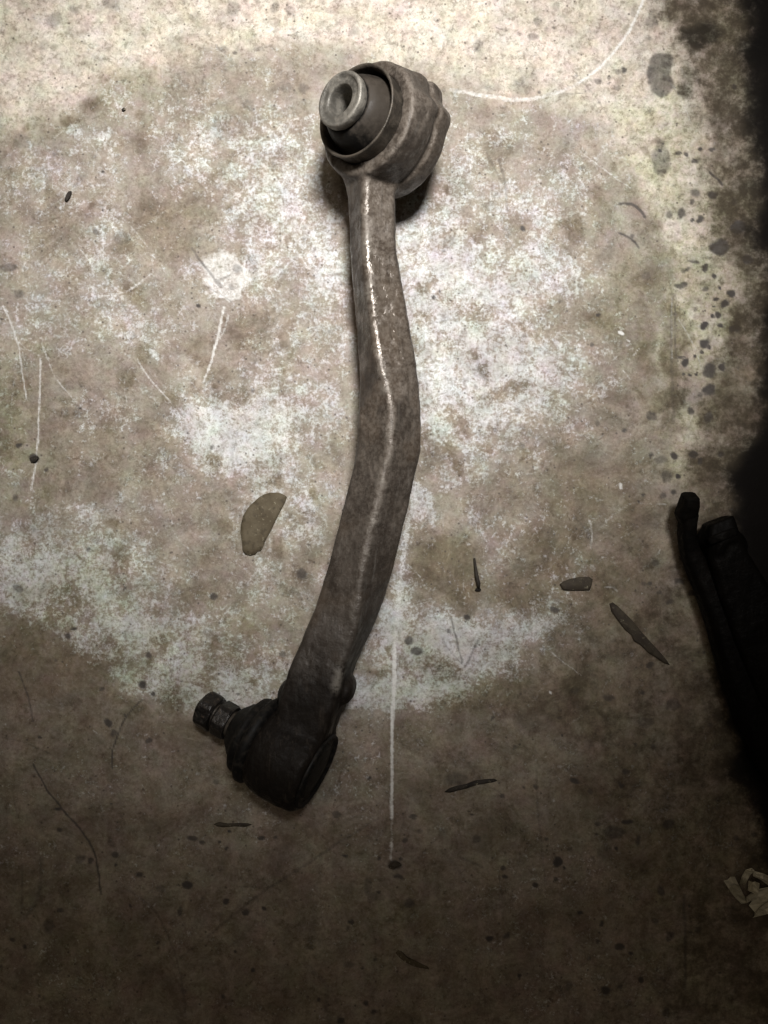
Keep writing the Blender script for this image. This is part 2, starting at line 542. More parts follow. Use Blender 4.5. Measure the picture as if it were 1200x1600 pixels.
    for a in [(250, 355, 70, 55, .7), (290, 310, 60, 40, .5), (70, 360, 50, 60, .55), (110, 620, 130, 90, .42),
              (200, 720, 110, 70, .55), (100, 760, 100, 50, .5), (235, 700, 70, 60, .5), (300, 790, 60, 40, .45),
              (310, 550, 28, 30, .7), (380, 525, 34, 40, .7), (345, 590, 30, 20, .6), (20, 660, 50, 90, .55),
              (700, 880, 75, 55, 1.0), (720, 920, 70, 30, .9), (660, 850, 30, 40, .7), (820, 920, 60, 40, .85), (900, 780, 90, 70, .8),
              (860, 840, 90, 60, .8), (960, 760, 60, 90, .7), (960, 500, 60, 60, .6), (990, 450, 40, 60, .6),
              (670, 450, 34, 16, .75), (730, 480, 40, 22, .7), (690, 640, 50, 12, .6), (720, 650, 40, 14, .6),
              (680, 720, 30, 40, .6), (860, 700, 50, 40, .6), (880, 500, 60, 40, .5), (960, 900, 80, 60, .8), (760, 250, 30, 40, .6),
              (950, 960, 60, 60, .8), (900, 950, 60, 40, .8), (1000, 600, 40, 80, .6), (1050, 560, 18, 100, .8), (1045, 630, 40, 40, .85), (320, 760, 70, 30, .5), (340, 870, 60, 50, .5),
              (90, 950, 50, 40, .7), (30, 1000, 60, 60, .8), (100, 1050, 100, 60, .8), (240, 1040, 40, 40, .4), (430, 350, 50, 40, .3), (380, 1000, 60, 60, .5), (330, 920, 60, 30, .6), (470, 900, 30, 60, .5)]:
        blob('grime_shade', *a[:4], amp=a[4], soft=0.7)
    # --- cream paint left at the top and along the right side
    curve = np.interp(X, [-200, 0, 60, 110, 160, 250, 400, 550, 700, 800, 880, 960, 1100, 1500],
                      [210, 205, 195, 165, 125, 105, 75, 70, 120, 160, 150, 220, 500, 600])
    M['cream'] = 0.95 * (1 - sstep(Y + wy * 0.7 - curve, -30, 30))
    for a in [(1060, 200, 60, 90, .8), (1090, 330, 50, 80, .9), (1090, 480, 46, 80, 1.0), (1070, 560, 50, 40, .9),
              (1085, 700, 45, 50, 1.0), (1060, 640, 20, 60, .5), (990, 220, 60, 60, .6), (1130, 560, 40, 14, .8), (1030, 630, 10, 30, .9)]:
        blob('cream', *a[:4], amp=a[4], soft=0.5)
    # --- drops: (x, y, rx, ry, amount)
    spots = [(85, 30, 14, 12, .42), (116, 16, 7, 6, .42), (176, 4, 14, 13, .45), (303, 24, 9, 7, .38), (364, 13, 12, 13, .42), (348, 77, 10, 7, .4),
             (350, 110, 7, 6, .32), (210, 90, 9, 8, .28), (67, 72, 9, 8, .4), (83, 73, 7, 6, .36), (145, 106, 4, 4, .4), (52, 110, 5, 5, .35),
             (390, 162, 10, 8, .42), (394, 172, 5, 4, .4), (35, 218, 14, 14, .34), (92, 222, 14, 8, .28), (87, 242, 6, 6, .4), (185, 246, 5, 5, .36),
             (125, 278, 9, 7, .38), (190, 370, 14, 13, .44), (151, 363, 6, 6, .6), (161, 329, 2.5, 2.5, .95), (430, 12, 9, 8, .42), (455, 18, 9, 8, .42),
             (472, 2, 9, 6, .42), (402, 77, 9, 5, .4), (445, 135, 11, 8, .42), (473, 136, 9, 8, .42), (431, 140, 6, 6, .36), (425, 259, 8, 9, .4),
             (456, 260, 4, 4, .4), (745, 72, 8, 11, .45), (834, 57, 8, 7, .5), (841, 33, 10, 7, .45), (682, 32, 6, 4, .4), (660, 11, 6, 4, .35), (853, 45, 4, 3, .4),
             (935, 125, 6, 6, .55), (953, 120, 5, 5, .55), (966, 112, 4, 4, .5), (965, 138, 5, 5, .5), (954, 131, 3, 3, .5), (771, 137, 16, 8, .38), (820, 132, 24, 18, .3),
             (700, 100, 9, 14, .25), (767, 323, 15, 10, .3), (701, 378, 15, 11, .32), (680, 32, 5, 4, .4), (910, 260, 5, 4, .45), (880, 263, 4, 4, .45),
             (990, 20, 5, 9, .4), (907, 27, 6, 7, .35), (870, 10, 6, 8, .4), (1018, 35, 9, 12, .5), (1015, 60, 5, 5, .5),
             (1033, 100, 20, 20, .68), (1033, 132, 20, 20, .68), (1030, 118, 20, 34, .68), (1034, 250, 17, 26, .55), (1033, 226, 8, 14, .5), (1061, 240, 4, 4, .75), (1072, 242, 5, 4, .8), (1085, 250, 6, 5, .8), (1112, 232, 5, 4, .8),
             (1085, 301, 7, 7, .7), (1113, 303, 9, 7, .85), (1082, 315, 5, 5, .7), (1065, 333, 7, 8, .78), (1082, 342, 4, 4, .8), (1095, 342, 6, 7, .85), (1154, 355, 12, 11, .95), (1123, 386, 17, 14, .85),
             (1170, 404, 8, 8, .9), (1010, 430, 6, 6, .5), (1065, 446, 11, 6, .7), (1102, 417, 5, 8, .85), (1073, 421, 4, 4, .7), (1085, 409, 10, 4, .7), (1115, 430, 5, 4, .9), (1125, 450, 3, 3, .9),
             (1142, 458, 6, 6, .9), (1132, 475, 7, 6, .92), (1121, 493, 6, 5, .9), (1100, 509, 6, 6, .95), (1102, 535, 8, 9, .88), (1148, 515, 10, 6, .9), (1126, 507, 5, 4, .9), (1071, 567, 6, 7, .92), (1064, 558, 7, 3, .8),
             (1110, 581, 11, 13, .8), (1127, 573, 5, 6, .88), (1069, 585, 3, 3, .9), (1079, 585, 3, 3, .9), (1090, 585, 3, 3, .9), (1108, 610, 9, 9, .8), (1107, 652, 8, 9, .8), (1077, 641, 5, 6, .8),
             (1082, 711, 8, 6, .95), (1095, 721, 6, 6, .92), (1033, 719, 10, 8, .55), (1053, 714, 6, 6, .85), (1060, 745, 5, 5, .92), (1042, 746, 9, 11, .6), (1016, 711, 4, 5, .7), (1036, 776, 6, 6, .6), (1018, 650, 11, 7, .6), (1003, 775, 4, 4, .7),
             (1115, 480, 3, 3, .9), (1112, 495, 3, 3, .9), (1120, 466, 3, 3, .9), (1105, 460, 2, 2, .9), (1100, 487, 2, 2, .8), (1098, 550, 4, 3, .85), (1085, 558, 3, 3, .85), (1110, 542, 3, 3, .9),
             (30, 460, 9, 7, .55), (13, 418, 14, 7, .5), (53, 717, 7, 6, .9), (28, 695, 5, 4, .85), (72, 735, 4, 4, .7), (128, 637, 3, 2, .95), (25, 778, 6, 5, .6), (330, 699, 4, 4, .6), (397, 610, 4, 4, .5), (127, 603, 2, 2, .7), (3, 497, 4, 2, .9),
             (370, 419, 7, 7, .5), (361, 447, 4.5, 4.5, .45), (354, 420, 4, 3, .25), (28, 920, 9, 7, .6), (115, 983, 7, 3, .85), (105, 993, 5, 5, .75), (233, 1024, 5, 6, .75), (222, 1071, 6, 8, .85), (238, 1083, 4, 4, .8), (170, 1130, 6, 6, .8), (178, 1145, 8, 6, .7),
             (233, 1156, 6, 5, .65), (335, 932, 7, 5, .7), (88, 1031, 4, 4, .6), (196, 918, 2, 3, .9), (470, 896, 7, 8, .7), (440, 1023, 6, 6, .5), (158, 1075, 5, 4, .6), (110, 868, 12, 8, .3), (150, 845, 8, 6, .4),
             (92, 1267, 7, 3, .85), (92, 1296, 5, 4, .7), (127, 1342, 8, 6, .55), (142, 1345, 5, 5, .7), (180, 1338, 6, 5, .7), (217, 1365, 6, 6, .7), (250, 1388, 8, 8, .5), (294, 1382, 8, 7, .88), (281, 1383, 3, 3, .7), (283, 1424, 5, 8, .65), (353, 1407, 5, 6, .8),
             (300, 1309, 10, 5, .72), (314, 1315, 5, 4, .7), (352, 1326, 4, 4, .8), (342, 1314, 3, 3, .7), (385, 1424, 6, 5, .75), (394, 1515, 4, 5, .9), (75, 1448, 9, 13, .55), (95, 1423, 6, 5, .7), (220, 1493, 3, 3, .7), (287, 1549, 6, 4, .6), (173, 1320, 8, 8, .3), (337, 1224, 7, 5, .5), (19, 1470, 4, 4, .7), (205, 1416, 3, 3, .7),
             (712, 1217, 20, 11, .5), (785, 1243, 6, 5, .7), (645, 1278, 7, 4, .7), (655, 1300, 8, 5, .5), (632, 1315, 5, 4, .7), (538, 1337, 6, 3, .8), (525, 1271, 8, 6, .6), (640, 1411, 9, 9, .6), (548, 1441, 5, 5, .75), (543, 1451, 3, 3, .6), (765, 1465, 6, 5, .9), (791, 1463, 5, 5, .75),
             (585, 1500, 4, 4, .7), (572, 1566, 4, 4, .75), (584, 1580, 5, 5, .8), (788, 1357, 5, 4, .7), (790, 1371, 5, 4, .8), (413, 1420, 5, 4, .85), (407, 1311, 7, 4, .8), (431, 1306, 4, 4, .7), (575, 1385, 7, 16, .45), (588, 1402, 14, 8, .4), (545, 1505, 8, 5, .5), (534, 1594, 6, 6, .8), (690, 1302, 8, 8, .35), (745, 1310, 8, 8, .5), (617, 1352, 11, 8, .7), (621, 1370, 9, 5, .7),
             (871, 1347, 7, 9, .92), (880, 1357, 3, 3, .8), (835, 1382, 6, 4, .8), (869, 1374, 4, 4, .7), (897, 1221, 7, 5, .8), (971, 1226, 6, 5, .75), (960, 1300, 16, 12, .6), (983, 1284, 10, 4, .85), (998, 1314, 6, 8, .7), (1045, 1288, 10, 8, .75), (933, 1288, 5, 4, .7), (933, 1303, 3, 3, .7), (1033, 1390, 5, 9, .7), (1025, 1440, 6, 6, .55), (1046, 1461, 7, 8, .65),
             (968, 1481, 10, 6, .8), (984, 1491, 5, 5, .8), (948, 1547, 7, 7, .9), (968, 1540, 4, 4, .7), (814, 1523, 4, 4, .8), (941, 1443, 4, 5, .8), (935, 1471, 4, 4, .7), (889, 1540, 6, 9, .45), (853, 1310, 4, 4, .6), (945, 1330, 12, 14, .4), (920, 1236, 6, 5, .55), (838, 1230, 5, 5, .6), (888, 1327, 5, 4, .5), (975, 1207, 7, 5, .7), (1040, 1580, 6, 6, .6), (1010, 1485, 8, 4, .4),
             (728, 966, 5, 6, .85), (640, 1000, 7, 8, .7), (652, 1018, 12, 6, .75), (867, 953, 6, 5, .75), (703, 985, 4, 4, .6), (745, 1010, 3, 3, .7), (685, 1045, 3, 3, .7), (774, 670, 3, 4, .5), (811, 642, 7, 7, .4), (815, 700, 6, 6, .45), (932, 660, 5, 5, .5), (745, 605, 4, 4, .45), (686, 454, 2.2, 2.2, .9), (876, 472, 5, 3, .5), (680, 415, 12, 12, .22),
             (1025, 880, 7, 6, .6), (1062, 908, 8, 6, .75), (1083, 928, 6, 5, .85), (1030, 925, 5, 4, .6), (1047, 940, 7, 5, .6), (900, 1080, 8, 5, .5), (805, 1168, 6, 4, .5), (770, 1123, 4, 4, .7), (1004, 913, 6, 5, .5), (958, 1004, 4, 4, .4), (1018, 1040, 6, 5, .7), (950, 1090, 10, 6, .6), (1010, 1130, 12, 8, .5), (1050, 1100, 14, 10, .55), (920, 1160, 10, 8, .4)]
    for (x, y, rx, ry, a) in spots:
        blob('spot', x, y, rx, ry, amp=a, soft=min(0.35, 2.6 / min(rx, ry) + 0.06), small=True)
    rng = random.Random(5)
    for k in range(420):          # small drops nobody would count, thickest along the right and the bottom
        x = rng.uniform(0, 1200)
        y = rng.uniform(0, 1600)
        side = max(0, (x - 820) / 380)
        low = max(0, (y - 1000) / 500)
        if rng.random() > 0.12 + 0.9 * side + 0.5 * low:
            continue
        r = rng.uniform(1.3, 4.2) * (1 + 0.5 * side)
        blob('spot', x, y, r, r * rng.uniform(.7, 1.2), amp=rng.uniform(.45, .95), soft=.45, small=True, warp=.6)
    # crescents, cracks and dark scuffs
    for pts, w, a in [([(968, 318), (985, 318), (1000, 328), (1008, 339)], 6, .75), ([(968, 364), (982, 370), (992, 378), (997, 386)], 4.5, .75),
                      ([(1110, 270), (1120, 279), (1129, 289)], 5, .85), ([(222, 1095), (206, 1108), (194, 1126), (184, 1150), (176, 1172), (175, 1200)], 3, .8),
                      ([(30, 1050), (44, 1088), (52, 1126)], 4, .6), ([(52, 1195), (75, 1235), (100, 1268), (125, 1295), (145, 1325), (153, 1355), (157, 1398)], 4, .75),
                      ([(200, 1390), (232, 1412), (255, 1445), (275, 1495), (285, 1540), (290, 1590)], 5, .4), ([(280, 1498), (330, 1458), (400, 1402), (440, 1375), (490, 1343), (540, 1310), (592, 1278)], 6, .42),
                      ([(640, 1353), (665, 1330), (690, 1303), (720, 1280)], 5, .35), ([(705, 965), (713, 1000), (722, 1036)], 4, .6), ([(748, 1000), (738, 1020), (726, 1042)], 5, .55), ([(690, 995), (705, 1020), (722, 1038)], 3, .4),
                      ([(300, 388), (312, 405), (326, 424), (337, 440)], 5, .5), ([(336, 440), (348, 436), (358, 431)], 6, .45), ([(338, 440), (346, 448)], 9, .45), ([(316, 446), (340, 458), (364, 472)], 3, .42),
                      ([(630, 510), (668, 507), (700, 500)], 2.5, .4), ([(372, 660), (368, 690), (362, 720)], 4, .35), ([(320, 555), (345, 580)], 3, .2), ([(775, 430), (778, 600), (782, 760), (812, 900)], 2.5, .25), ([(760, 1060), (760, 1160)], 3, .2),
                      ([(1050, 460), (1049, 540), (1052, 660)], 7, .4), ([(1055, 460), (1056, 560)], 3, .6), ([(1069, 1400), (1071, 1470), (1070, 1545)], 7, .5), ([(838, 1200), (842, 1280), (853, 1380)], 4, .4), ([(780, 250), (790, 290), (792, 330)], 6, .45), ([(760, 235), (778, 275), (795, 300)], 6, .35),
                      ([(65, 1340), (60, 1400), (35, 1440)], 9, .4), ([(35, 1350), (34, 1430)], 6, .4), ([(685, 1325), (710, 1350), (730, 1380)], 4, .3), ([(720, 1340), (755, 1355)], 6, .4), ([(780, 1360), (782, 1385), (786, 1400)], 3, .5), ([(490, 1420), (485, 1480)], 14, .25),
                      ([(490, 1520), (510, 1540), (508, 1580)], 10, .35), ([(740, 868), (745, 890)], 6, .5), ([(880, 147), (912, 146), (915, 142)], 2.5, .6), ([(775, 42), (785, 46), (792, 48)], 2, .7), ([(920, 62), (935, 58)], 4, .4)]:
        line('spot', pts, w, a, warp=1.0)
    # --- oil stains along the right, deepened with painted shade
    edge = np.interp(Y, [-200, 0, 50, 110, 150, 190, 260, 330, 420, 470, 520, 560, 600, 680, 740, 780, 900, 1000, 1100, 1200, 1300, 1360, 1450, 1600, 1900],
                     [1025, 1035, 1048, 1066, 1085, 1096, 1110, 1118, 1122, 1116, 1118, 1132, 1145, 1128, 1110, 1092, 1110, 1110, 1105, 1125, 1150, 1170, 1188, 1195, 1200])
    M['oil_shade'] = 0.52 * sstep(X + wx * 1.5 - edge, -80, 45) + 0.48 * sstep(X + wx * 0.9 - np.interp(Y, [-200, 0, 160, 330, 560, 700, 760, 900, 1100, 1200, 1300, 1450, 1600], [1128, 1132, 1148, 1160, 1166, 1142, 1108, 1110, 1110, 1130, 1155, 1190, 1200]), -10, 75)
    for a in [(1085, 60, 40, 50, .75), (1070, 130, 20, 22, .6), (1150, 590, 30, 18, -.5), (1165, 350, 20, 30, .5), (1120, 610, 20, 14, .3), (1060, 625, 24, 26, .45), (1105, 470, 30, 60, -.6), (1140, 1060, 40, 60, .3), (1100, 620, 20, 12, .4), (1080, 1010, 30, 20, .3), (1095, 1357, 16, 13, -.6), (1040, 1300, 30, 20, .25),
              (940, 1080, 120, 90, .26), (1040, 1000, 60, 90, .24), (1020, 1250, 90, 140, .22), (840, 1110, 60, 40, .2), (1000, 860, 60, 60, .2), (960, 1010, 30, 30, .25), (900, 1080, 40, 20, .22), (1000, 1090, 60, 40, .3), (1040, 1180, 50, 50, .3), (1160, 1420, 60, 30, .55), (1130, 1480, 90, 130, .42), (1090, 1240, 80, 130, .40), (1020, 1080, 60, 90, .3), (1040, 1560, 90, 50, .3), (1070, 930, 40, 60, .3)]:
        blob('oil_shade', *a[:4], amp=a[4], soft=0.6, warp=1.0)
    # --- paint line, scratches
    blob('scratch', 353, 434, 37, 38, amp=.56, soft=.12, small=True, warp=2.2)
    blob('scratch', 338, 416, 28, 24, amp=.48, soft=.4, small=True, warp=3)
    for pts, w, w2, a in [([(637, 820), (629, 880), (622, 950), (617, 1010)], 11, 9, .42), ([(617, 1010), (615, 1080), (613, 1150), (612, 1240), (612, 1278)], 9, 6, .72), ([(612, 1278), (612, 1318)], 5, 5, .34), ([(612, 1318), (611, 1342)], 6, 5, .6),
                          ([(1006, 0), (985, 45), (950, 92), (905, 130), (860, 148), (810, 156), (760, 150), (705, 140)], 6, 9, .50), ([(1008, -10), (985, 45), (950, 92), (905, 130)], 5, 5, .72),
                          ([(350, 480), (344, 505), (340, 530), (328, 570), (318, 596)], 6, 4, .65), ([(357, 492), (350, 515), (343, 530)], 5, 4, .5), ([(155, 463), (185, 460), (212, 447), (236, 428)], 5, 5, .45),
                          ([(5, 478), (16, 500), (28, 540), (36, 590), (42, 625)], 4, 3, .6), ([(63, 560), (62, 610), (60, 660), (57, 710), (54, 740), (49, 765)], 4.5, 4, .6), ([(214, 560), (226, 582), (248, 608), (266, 628)], 3.5, 3, .5), ([(266, 628), (290, 665)], 2.5, 2, .35),
                          ([(158, 175), (172, 145), (186, 90)], 3, 2, .4), ([(85, 215), (130, 180), (175, 145)], 4, 3, .3), ([(140, 220), (165, 258)], 3, 3, .35), ([(186, 335), (215, 365), (232, 388)], 3, 3, .4), ([(235, 245), (246, 272)], 3, 3, .35), ([(152, 78), (166, 105)], 2.5, 2, .35),
                          ([(125, 733), (170, 708)], 5, 5, .3), ([(265, 822), (285, 850), (315, 866), (345, 870)], 3.5, 3, .3), ([(262, 815), (250, 852)], 2.5, 2, .3), ([(866, 150), (868, 190), (862, 215)], 3, 3, .4), ([(905, 235), (940, 262), (965, 280), (985, 293)], 3, 2.5, .45),
                          ([(690, 560), (686, 600), (684, 640)], 6, 4, .3), ([(925, 820), (924, 855)], 5, 4, .45), ([(860, 1018), (885, 1038), (908, 1056)], 2.5, 2, .5), ([(692, 58), (690, 72)], 3, 3, .3), ([(778, 205), (792, 222)], 4, 3, .45),
                          ([(398, 600), (398, 680)], 3, 2, .3), ([(660, 870), (665, 910)], 3, 2, .2), ([(690, 800), (692, 830)], 2.5, 2, .35), ([(180, 0), (184, 18)], 4, 3, .4), ([(632, 1010), (634, 1100)], 3, 2, .2), ([(833, 1010), (833, 1110)], 5, 3, .2), ([(1049, 465), (1050, 560)], 2.5, 2, .5),
                          ([(973, 580), (985, 592)], 2.5, 2, .5), ([(990, 555), (999, 545)], 3, 2, .6), ([(968, 519), (973, 522)], 7, 6, .8), ([(980, 531), (983, 533)], 4, 4, .7), ([(969, 757), (970, 762)], 8, 7, .7), ([(921, 812), (922, 815)], 5, 5, .6), ([(925, 884), (929, 890)], 9, 8, .35), ([(860, 1081), (861, 1083)], 4, 4, .7)]:
        line('scratch', pts, w, a, w2, warp=0.8)

    for a in [(1090, 480, 90, 160, .9), (1040, 240, 70, 120, .8), (1130, 340, 50, 60, 1.0), (1080, 700, 70, 80, .9), (1130, 60, 70, 70, .8), (980, 520, 50, 90, .6), (100, 930, 130, 90, .75), (260, 1040, 120, 60, .8), (20, 680, 60, 110, .8),
              (60, 560, 40, 60, .5), (30, 200, 60, 30, .7), (400, 1010, 80, 90, .6), (640, 1050, 50, 90, .7), (720, 1070, 70, 30, .7), (330, 940, 30, 20, .8), (200, 150, 70, 50, .45), (960, 900, 60, 40, .5), (150, 1500, 90, 70, .5), (1050, 1420, 70, 100, .5), (640, 1420, 80, 60, .4), (950, 320, 40, 40, .5)]:
        blob('algae', *a[:4], amp=a[4], soft=.8)
    for a in [(900, 1090, 130, 90, .9), (1000, 1000, 90, 110, .8), (800, 1080, 80, 60, .75), (980, 1200, 120, 120, .8), (860, 900, 90, 50, .85), (980, 830, 70, 70, .8), (1060, 860, 50, 60, .7), (1020, 1350, 120, 90, .75), (800, 760, 70, 60, .6), (940, 640, 60, 60, .6), (1000, 560, 30, 80, .7), (120, 700, 90, 80, .55), (40, 1060, 80, 60, .75)]:
        blob('grime_shade', *a[:4], amp=a[4], soft=.8)
    # --- everyday scuffing: fine scratches, smudges and rubbed spots
    rng = random.Random(17)
    for k in range(230):
        x, y = rng.uniform(-20, 1150), rng.uniform(-20, 1620)
        a = rng.gauss(90, 35) if rng.random() < .65 else rng.uniform(0, 180)
        L = rng.uniform(18, 120)
        b = math.radians(a)
        bend = rng.uniform(-.18, .18) * L
        dx, dy = math.cos(b), math.sin(b)
        pts = [(x, y), (x + dx * L / 2 - dy * bend, y + dy * L / 2 + dx * bend), (x + dx * L, y + dy * L)]
        lit = y < 1080 and rng.random() < .62
        line('scratch' if lit else 'spot', pts, rng.uniform(2.0, 3.6), rng.uniform(.2, .42) if lit else rng.uniform(.15, .38), warp=1.0)
    for k in range(260):
        x, y = rng.uniform(0, 1050), rng.uniform(150, 1130)
        r = rng.uniform(4, 20)
        blob('grime_shade', x, y, r * rng.uniform(.7, 1.7), r, amp=rng.uniform(.35, .8), soft=.55, ang=rng.uniform(0, 180), warp=.6)
    for k in range(200):
        x, y = rng.uniform(0, 900), rng.uniform(150, 980)
        r = rng.uniform(5, 24)
        blob('dust', x, y, r * rng.uniform(.7, 1.9), r, amp=rng.uniform(.35, .7), soft=.9, ang=rng.uniform(0, 180), warp=.9)

    rim = np.interp(X, [-300, 0, 70, 110, 210, 300, 430, 610, 700, 800, 900, 1000, 1300], [930, 960, 985, 1020, 1085, 1118, 1125, 1120, 1080, 1020, 950, 880, 780]) - Y - wy * 0.45  # pale dust band painted to sharpen the light pool's edge
    M['dust'] = np.maximum(M['dust'], 0.8 * sstep(rim, 0, 16) * (1 - sstep(rim, 50, 190)) * (X < 920) * sstep(fbm(X, Y, 90, 133), .3, .5))
    M['dust'] *= 1 - 0.72 * np.clip(M['grime_shade'] * 1.15 - 0.12, 0, 1)
    M['dust'] *= 1 - 0.75 * sstep(M['cream'], .3, .9)
    z = (fbm(X, Y, 90, 91) - 0.5) * 0.00035
    V = np.stack([(X - 600) * PX, (800 - Y) * PX, z], -1).reshape(-1, 3)
    idx = np.arange(nx * ny).reshape(ny, nx)
    F = np.stack([idx[:-1, :-1], idx[1:, :-1], idx[1:, 1:], idx[:-1, 1:]], -1).reshape(-1, 4)
    me = bpy.data.meshes.new("floor")
    me.vertices.add(len(V))
    me.vertices.foreach_set("co", V.ravel())
    me.loops.add(F.size)
    me.loops.foreach_set("vertex_index", F.ravel().astype(np.int32))
    me.polygons.add(len(F))
    me.polygons.foreach_set("loop_start", np.arange(0, F.size, 4, dtype=np.int32))
    me.polygons.foreach_set("loop_total", np.full(len(F), 4, dtype=np.int32))
    me.update()
    me.polygons.foreach_set("use_smooth", np.ones(len(F), bool))
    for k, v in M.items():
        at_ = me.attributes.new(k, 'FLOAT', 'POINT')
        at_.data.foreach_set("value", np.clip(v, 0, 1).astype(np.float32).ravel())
    o = bpy.data.objects.new("concrete_floor", me)
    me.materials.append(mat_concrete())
    COL.objects.link(o)
    tag(o, "stained concrete floor with pale dust, drops and scratches", kind="structure")


build_floor()

# ------------------------------------------------------------------ control arm
FORGED = mat_forged(dark=0.46, grease_y=-0.062)
RUBBER = mat_rubber()
ZINC = mat_sleeve("dull_zinc", (0.26, 0.24, 0.205), 0.5, 0.35)
STEEL = mat_sleeve("browned_steel", (0.10, 0.084, 0.066), 0.45, 0.35)
DARKSTEEL = mat_sleeve("oily_dark_steel", (0.020, 0.017, 0.015), 0.36, 0.3)

arm = tag(thing("control_arm", at(560, 720, 0)),
          "worn rusty steel suspension control arm with bushing and ball joint lying across the concrete", "car part")

# bushing frame
BA = Vector((-0.585, 0.06, 0.80)).normalized()
FRONT = at(571, 185, 0.0455)
BC = FRONT - BA * 0.0145
BREF = (0, 1, 0)
# ball joint frame
SA = Vector((-0.87, 0.385, -0.27)).normalized()
JC = at(450, 1180, 0.0262)

# (y, left x, right x, roll of the top face in degrees, centre height)
shaft = [(276, 532, 634, 32, .0318), (288, 537, 627, 31, .0320), (308, 542, 619, 29, .0325), (340, 544, 619, 26, .0325), (400, 546, 621, 25, .0315), (440, 549, 628, 24, .031),
         (500, 555, 638, 23, .030), (560, 559, 649, 24, .0295), (600, 560, 656, 36, .029), (640, 559, 660, 46, .0285), (700, 555, 660, 47, .028), (740, 548, 651, 46, .028),
         (780, 538, 643, 46, .0278), (830, 525, 630, 46, .0275), (885, 511, 618, 48, .0272), (930, 498, 604, 60, .027),
         (967, 485, 590, 70, .0268), (1020, 464, 564, 76, .0265), (1060, 448, 550, 79, .0272), (1095, 438, 540, 80, .0285), (1125, 430, 530, 80, .0285), (1150, 424, 516, 80, .0270)]
bm = bmesh.new()
cs = [at((l + r) / 2, y, z) for (y, l, r, ph, z) in shaft]
stations = []
ridge = []
for i, (y, l, r, ph, z) in enumerate(shaft):
    t = (cs[min(i + 1, len(cs) - 1)] - cs[max(i - 1, 0)]).normalized()
    right = Vector((0, 0, 1)).cross(t).normalized()
    if right.x < 0:
        right = -right
    up = right.cross(-t) if right.cross(-t).z > 0 else right.cross(t)
    up.normalize()
    k = PX * (H - z) / H
    wdt = (r - l) * k * abs(right.x)
    p = math.radians(ph)
    rad_c = 0.0036
    a = (wdt + 0.0016) / (math.sin(p) + math.cos(p))
    n_top = right * math.sin(p) + up * math.cos(p)
    n_left = -right * math.cos(p) + up * math.sin(p)
    if 320 < y < 1080:
        ridge.append(cs[i] + (n_top + n_left) * (a / 2 - rad_c * 0.29))
    stations.append((cs[i], -n_left, n_top, rounded_square(a, a, rad_c)))
sweep(bm, stations)
# parting line of the forging along the right shoulder
sweep(bm, [(c + (e2 + e1) * (max(p[0] for p in pts) - .0021), e1, e2, rounded_square(.0024, .0024, .0005, 2)) for (c, e1, e2, pts) in stations[2:-3]])


# eye of the bushing: two bands with a worn groove between them, faceted on its far side
def eye_rad(t, h, r):
    if r < 0.025:
        return r
    b = 0.0
    for (t0, w, g) in ((-20, 9, .0030), (-50, 8, .0036), (-82, 9, .0030), (14, 10, .0022)):
        d = (math.degrees(t) - t0 + 180) % 360 - 180
        b += g * math.exp(-(d / w) ** 2)
    return r + b * (0.5 + 0.5 * math.tanh((0.006 - h) / 0.004))


lathe(bm, BC, BA, BREF, [(.0222, -.0165), (.0280, -.0172), (.0297, -.0155), (.0303, -.0110), (.0299, -.0070), (.0284, -.0054), (.0284, -.0042), (.0295, -.0024),
                         (.0298, .0020), (.0296, .0100), (.0288, .0135), (.0272, .0145), (.0222, .0142)], n=96, rad=eye_rad, closed=True)
# ball joint housing: barrel
lathe(bm, JC, SA, (0, 0, 1), [(.0195, -.0175), (.0222, -.0172), (.0240, -.0150), (.0248, -.0060), (.0250, .0020), (.0240, .0095), (.0218, .0145), (.0185, .0160)], n=72)
# small forged bosses at the neck
for (px, py, rr, z) in ((448, 1081, .0060, .0255), (541, 1077, .0064, .0265)):
    c = at(px, py, z)
    bmesh.ops.create_icosphere(bm, subdivisions=3, radius=rr, matrix=Matrix.Translation(c) @ Matrix.Rotation(-0.3, 4, 'Z') @ Matrix.Diagonal((0.8, 1.3, 1.9, 1)))
body = fuse(bm, 0.00068, 8)


def relax(me, weight, it, f=0.5):
    """Laplacian smoothing where weight(co) > 0: the soft fillet of a forging."""
    n = len(me.vertices)
    co = np.empty(n * 3)
    me.vertices.foreach_get("co", co)
    co = co.reshape(-1, 3)
    ed = np.empty(len(me.edges) * 2, int)
    me.edges.foreach_get("vertices", ed)
    ed = ed.reshape(-1, 2)
    deg = np.bincount(ed.ravel(), minlength=n)[:, None]
    w = weight(co)[:, None] * f
    for _ in range(it):
        acc = np.zeros_like(co)
        for k in range(3):
            acc[:, k] = np.bincount(ed[:, 0], co[ed[:, 1], k], n) + np.bincount(ed[:, 1], co[ed[:, 0], k], n)
        co = co + (acc / deg - co) * w
    me.vertices.foreach_set("co", co.ravel())
    me.update()


def near_joint(co):
    d = np.linalg.norm(co - np.array(at(478, 1118, .034)), axis=1)
    return np.clip((0.030 - d) / 0.012, 0, 1)


